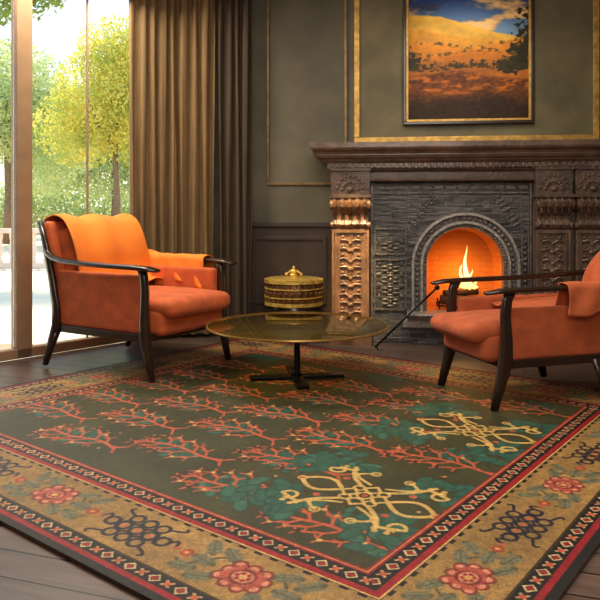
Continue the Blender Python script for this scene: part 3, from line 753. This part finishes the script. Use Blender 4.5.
def chair(loc,rz,sc,label,OR,rear=(-.355,-.455),backh=1.0,sidez=(.465,.185),dx=0,bt=1.0):
    e_=empty('armchair',loc,rz,sc,label,'chair',None)
    DW=M['dark_wood']
    def T(x,y,z,rx=0,ry=0): return Matrix.Translation((x,y,z))@Euler((rx,ry,0)).to_matrix().to_4x4()
    for sy in(-1,1):
        y=sy*.325
        b=MB(); b.tube([(.385,y,0),(.358,y,.14),(.336,y,.27),(.330,y,.40),(.336,y,.55),(.328,y,.64),(.312,y,.69)],[(.015,.017),(.021,.023),(.028,.031),(.023,.025),(.020,.022),(.020,.022),(.021,.024)],14)
        b.obj('front_leg',DW,e_,smooth=True)
        b=MB(); b.tube([(rear[1],y,0),(rear[1]*.55+rear[0]*.45,y,.13),(rear[0],y,.265)],[(.014,.017),(.020,.024),(.024,.033)],14)
        b.obj('rear_leg',DW,e_,smooth=True)
        b=MB(); b.tube([(-.352,y,.235),(-.358,y,.42),(-.395+dx*.6,y,.60),(-.445+dx,y,.80*backh),(-.505+dx,y,.985*backh)],[(.024,.033),(.020,.028),(.018,.025),(.016,.020),(.012,.014)],14)
        b.obj('back_post',DW,e_,smooth=True)
        b=MB(); b.tube([(-.455+dx,y,.795),(-.425+dx,y*1.01,.763),(-.37+dx,y*1.03,.736),(-.27,y*1.05,.719),(-.08,y*1.06,.708),(.10,y*1.06,.702),(.26,y*1.05,.700),(.36,y*1.03,.696),(.425,y*1.01,.684)],
             [(.015,.018),(.019,.019),(.023,.018),(.026,.017),(.028,.017),(.032,.016),(.038,.016),(.040,.015),(.028,.010)],14)
        b.obj('armrest',DW,e_,smooth=True)
        b=MB(); b.cushion(.345,.026,sidez[1],.018,T(-.03,sy*.292,sidez[0]),puff=.008,axis=1); b.obj('side_panel',OR,e_,smooth=True)
    b=MB(); b.box(-.36,.34,-.33,-.30,.235,.285).box(-.36,.34,.30,.33,.235,.285).box(.31,.345,-.32,.32,.235,.28).box(-.375,-.34,-.32,.32,.235,.285)
    b.obj('seat_rail',DW,e_,bevel=.006)
    b=MB(); b.cushion(.365,.270,.090,.045,T(.040,0,.350),puff=.012); b.obj('seat_base',OR,e_,smooth=True)
    b=MB(); b.cushion(.378,.265,.060,.056,T(.097,0,.440),n=22,puff=.030); b.obj('seat_cushion',OR,e_,smooth=True)
    b=MB(); b.cushion(.042*bt,.315,.335*backh,.034*bt,T(-.408+dx,0,.655*(backh*.5+.5),0,R(-13)),puff=.018,axis=0); b.obj('backrest',OR,e_,smooth=True)
    b=MB(); b.cushion(.058*bt,.27,.245*backh,.05*bt,T(-.345+dx*1.1,0,.70*(backh*.6+.4),0,R(-14)),puff=.030*bt,axis=0); b.obj('back_cushion',OR,e_,smooth=True)
    zt=backh
    b=MB(); b.tube([(-.495+dx,-.325,.968*zt),(-.502+dx,-.15,.982*zt),(-.504+dx,0,.985*zt),(-.502+dx,.15,.982*zt),(-.495+dx,.325,.968*zt)],[(.012,.012)]*5,10); b.obj('top_rail',DW,e_,smooth=True)
    return e_
c1=chair((-1.05,4.60,.018),R(-31),(1.12,1.14,.955),'orange upholstered armchair with dark wood frame beside the window',M['orange'])
c2=chair((1.375,3.875,.018),R(197),(1.30,.84,.86),'rust orange armchair with dark wood frame near the fireplace',M['rust'],rear=(-.10,-.15),backh=.92,sidez=(.435,.155),dx=-.09,bt=.8)
def on(ch,name,label):
    return empty(name,ch.location,ch.rotation_euler[2],tuple(ch.scale),label,'blanket')
t1=on(c1,'throw_blanket','bright orange throw blanket draped over the back of armchair')
cloth([(-.08,0,.545),(-.18,0,.560),(-.222,0,.64),(-.240,0,.76),(-.275,0,.87),(-.330,0,.958),(-.40,0,1.003),(-.48,0,1.012),(-.55,0,.975),(-.55,0,.88),(-.52,0,.76)],-.285,.295,'throw_cloth',M['throw'],t1,.010,2.2,70,.04,seed=1)
t3=on(c2,'throw_blanket','rust orange throw draped over the back and seat of armchair')
cloth([(.16,0,.536),(.06,0,.540),(-.04,0,.544),(-.14,0,.550),(-.205,0,.575),(-.24,0,.65),(-.262,0,.75),(-.305,0,.84),(-.352,0,.895),(-.41,0,.925),(-.48,0,.935),(-.545,0,.90),(-.55,0,.81),(-.52,0,.70)],-.22,.20,'throw_cloth',M['rust_throw'],t3,.012,2.1,60,.06,seed=3,dx=-.09)
def armcloth(ch,side,x0,x1,name,label,drop_out,drop_in,m,seed=0,am0=.012,wf=17,wv=.03):
    e_=on(ch,name,label); b=MB(); yc=side*.34
    prof=[]
    n=10
    for i in range(n+1): prof.append((yc-side*.048-side*.010*(1-i/n),.712-drop_in*(1-i/n)))
    prof+=[(yc-side*.038,.730),(yc,.737),(yc+side*.038,.730)]
    for i in range(n+1): prof.append((yc+side*.046+side*.010*(i/n),.712-drop_out*(i/n)))
    rows=[]; nxx=54
    for j in range(nxx+1):
        f=j/nxx; x=x0+(x1-x0)*f; row=[]
        for i,(y,z) in enumerate(prof):
            s_=i/(len(prof)-1); am=am0*abs(s_-.5)*2+.002
            o_=am*(1+math.sin(f*wf+seed+2*math.sin(s_*5)))
            sd=side if s_>.5 else -side
            zz=z-wv*(abs(s_-.5)*2)*math.sin(f*6+seed)+(.03*max(0,(.25-f)/.25))
            row.append(b.bm.verts.new((x+.03*math.sin(s_*4+seed)*abs(s_-.5),y+sd*o_,zz+.002*math.sin(f*23))))
        rows.append(row)
    for a,c in zip(rows,rows[1:]):
        for i in range(len(prof)-1): b.face([a[i],a[i+1],c[i+1],c[i]])
    o=b.obj('throw_cloth',m,e_,smooth=True); s_=o.modifiers.new('t','SOLIDIFY'); s_.thickness=.005; s_.offset=0
armcloth(c1,1,-.30,.22,'throw_blanket','bright orange throw folded over the armrest',.18,.20,M['throw'],1,.012,20,.03)
armcloth(c2,1,-.42,.08,'throw_blanket','rust orange throw folded over the wooden armrest',.13,.12,M['rust_throw'],2.6,.008,24,.05)

# ---------------------------------------------------------------- outdoors
o=MB().box(-40,12,6.0,60,-.22,-.12).box(-40,-4.1,-6,6.0,-.22,-.12).obj('ground',M['terrace']); struct(o,'pale sunny terrace ground outside')
def foliage(blobs,nl,size,name,m,par=None):
    vol=np.array([b_[3]*b_[4]*b_[5] for b_ in blobs]);vol=vol/vol.sum(); idx=rng.choice(len(blobs),nl,p=vol); B=np.array(blobs)[idx]
    d=rng.normal(size=(nl,3));d/=np.linalg.norm(d,axis=1)[:,None]; r=rng.random(nl)**.45
    c=B[:,:3]+d*r[:,None]*B[:,3:6]
    a=rng.normal(size=(nl,3));a/=np.linalg.norm(a,axis=1)[:,None];q=rng.normal(size=(nl,3));q=np.cross(a,q);q/=np.linalg.norm(q,axis=1)[:,None]
    s=size*(.6+.8*rng.random(nl))[:,None]
    v=np.stack([c-a*s,c-q*s*.5,c+a*s,c+q*s*.5],1).reshape(-1,3); f=np.arange(nl*4).reshape(-1,4)
    me=bpy.data.meshes.new(name);me.from_pydata(v.tolist(),[],f.tolist());me.materials.append(m);o=bpy.data.objects.new(name,me);COL.objects.link(o)
    if par:o.parent=par
    return o
def treeobj(x,y,h,blobs,nl,size,m,label,r=.12):
    e_=empty('tree',(x,y,-.12),0,1,label,'tree')
    b=MB(); b.tube([(0,0,0),(.05,0,h*.3),(-.04,.05,h*.6),(.05,0,h)],[r*1.3,r,r*.8,r*.4],10)
    for a in(.3,2.2,4.1): b.tube([(0,0,h*.62),(math.cos(a)*h*.13,math.sin(a)*h*.13,h*.78),(math.cos(a)*h*.22,math.sin(a)*h*.22,h*.95)],[r*.5,r*.35,r*.15],8)
    b.obj('tree_trunk',M['bark'],e_,smooth=True)
    foliage(blobs,nl,size,'tree_foliage',m,e_)
treeobj(-6.0,22.5,5.0,[(0,0,5.0,2.0,1.8,1.9),(-1.2,.3,4.0,1.6,1.4,1.4),(1.2,0,3.8,1.4,1.4,1.5),(.2,0,6.4,1.5,1.4,1.2)],28000,.06,M['leaf'],'slender garden tree with sunlit yellow green leaves',.10)
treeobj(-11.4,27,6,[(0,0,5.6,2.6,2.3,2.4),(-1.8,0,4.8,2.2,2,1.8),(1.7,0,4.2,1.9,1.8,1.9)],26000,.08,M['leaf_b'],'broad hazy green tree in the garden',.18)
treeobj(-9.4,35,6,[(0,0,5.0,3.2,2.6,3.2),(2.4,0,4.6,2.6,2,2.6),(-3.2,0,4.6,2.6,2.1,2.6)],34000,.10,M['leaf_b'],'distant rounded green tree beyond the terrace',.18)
treeobj(-7.6,13.6,5.0,[(1.4,-.3,5.45,1.7,1.1,.62),(.2,-.6,5.3,1.5,1.2,.7),(2.4,-.2,5.8,1.1,.9,.5)],5000,.08,M['leaf_d'],'close tree with dark green overhanging branches',.11)
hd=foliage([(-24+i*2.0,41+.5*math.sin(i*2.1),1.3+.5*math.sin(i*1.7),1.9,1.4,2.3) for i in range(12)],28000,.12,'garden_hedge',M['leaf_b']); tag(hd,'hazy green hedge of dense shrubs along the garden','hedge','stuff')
b=MB(); L0=(-9.5,14.5);L1=(-5.0,14.5); b.box(L0[0],L1[0],14.4,14.6,.62,.72); b.box(L0[0],L1[0],14.4,14.6,-.12,.0)
for i in range(19):
    x=L0[0]+.15+i*.235; b.lathe([(.05,0),(.05,.06),(.03,.1),(.065,.25),(.03,.45),(.05,.56),(.05,.62)],x,14.5,n=12)
bl=b.obj('stone_balustrade',M['stone'],smooth='auto'); tag(bl,'pale stone balustrade edging the terrace','balustrade')

# ---------------------------------------------------------------- light
wd=bpy.data.worlds.new('World');scene.world=wd;wd.use_nodes=True
nt=wd.node_tree;bg=nt.nodes['Background'];bg.inputs['Strength'].default_value=1.8
tc=nt.nodes.new('ShaderNodeTexCoord');sp=nt.nodes.new('ShaderNodeSeparateXYZ');cr=nt.nodes.new('ShaderNodeValToRGB')
nt.links.new(tc.outputs['Generated'],sp.inputs[0]);nt.links.new(sp.outputs['Z'],cr.inputs['Fac']);nt.links.new(cr.outputs['Color'],bg.inputs['Color'])
cr.color_ramp.elements[0].color=(1,.95,.80,1);cr.color_ramp.elements[1].color=(.40,.62,.94,1);cr.color_ramp.elements[1].position=.5
def light(kind,name,loc,energy,color,aim=None,size=1,**k):
    l=bpy.data.lights.new(name,kind);l.energy=energy;l.color=color;o=bpy.data.objects.new(name,l);COL.objects.link(o);o.location=loc
    if kind=='AREA': l.size=size
    if kind in('POINT','SPOT'): l.shadow_soft_size=size
    for a,v in k.items(): setattr(l,a,v)
    if aim is not None: o.rotation_euler=(Vector(aim)-Vector(loc)).to_track_quat('-Z','Y').to_euler()
    return o
sd=Vector((.40,-.62,-.84)); light('SUN','sun',(-5,12,8),7.5,(1,.86,.60),aim=Vector((-5,12,8))+sd,angle=R(5))
light('AREA','window_fill',(-1.5,4.6,2.88),90,(1,.86,.64),aim=(-.7,3.6,.2),size=1.1)  # unseen fill area inside the room, added to brighten the window side
light('AREA','ceiling_fill',(.2,2.4,2.95),84,(1,.92,.80),aim=(.2,2.5,0),size=2.6)  # soft overhead fill added for general brightness, no fixture
light('AREA','room_fill',(.2,-1.2,2.6),68,(1,.90,.78),aim=(.5,5.2,1.4),size=1.8)  # added fill from behind the camera, no real lamp there
light('POINT','fire_light',fpw(.0,.24,.50),6.5,(1,.52,.12),size=.1)
light('SPOT','pilaster_glow_fill',(.15,4.0,2.6),650,(1,.72,.30),aim=(.42,5.25,.74),size=.06,spot_size=R(17),spot_blend=.9)  # added unseen spot giving the left pilaster its golden glow
light('SPOT','picture_fill',(1.2,4.3,2.9),45,(1,.88,.70),aim=(1.35,5.6,2.2),size=.1,spot_size=R(50),spot_blend=.8)  # unseen spot added to lift the painting

cam=bpy.data.cameras.new('camera');co=bpy.data.objects.new('camera',cam);COL.objects.link(co)
co.location=(0,0,1.0);co.rotation_euler=(R(90),0,0);cam.sensor_width=36;cam.lens=36*690/600;cam.shift_y=-85/600;cam.clip_start=.05;cam.clip_end=200
scene.camera=co
scene.view_settings.view_transform='Standard'
scene.view_settings.look='None'
scene.view_settings.exposure=.15
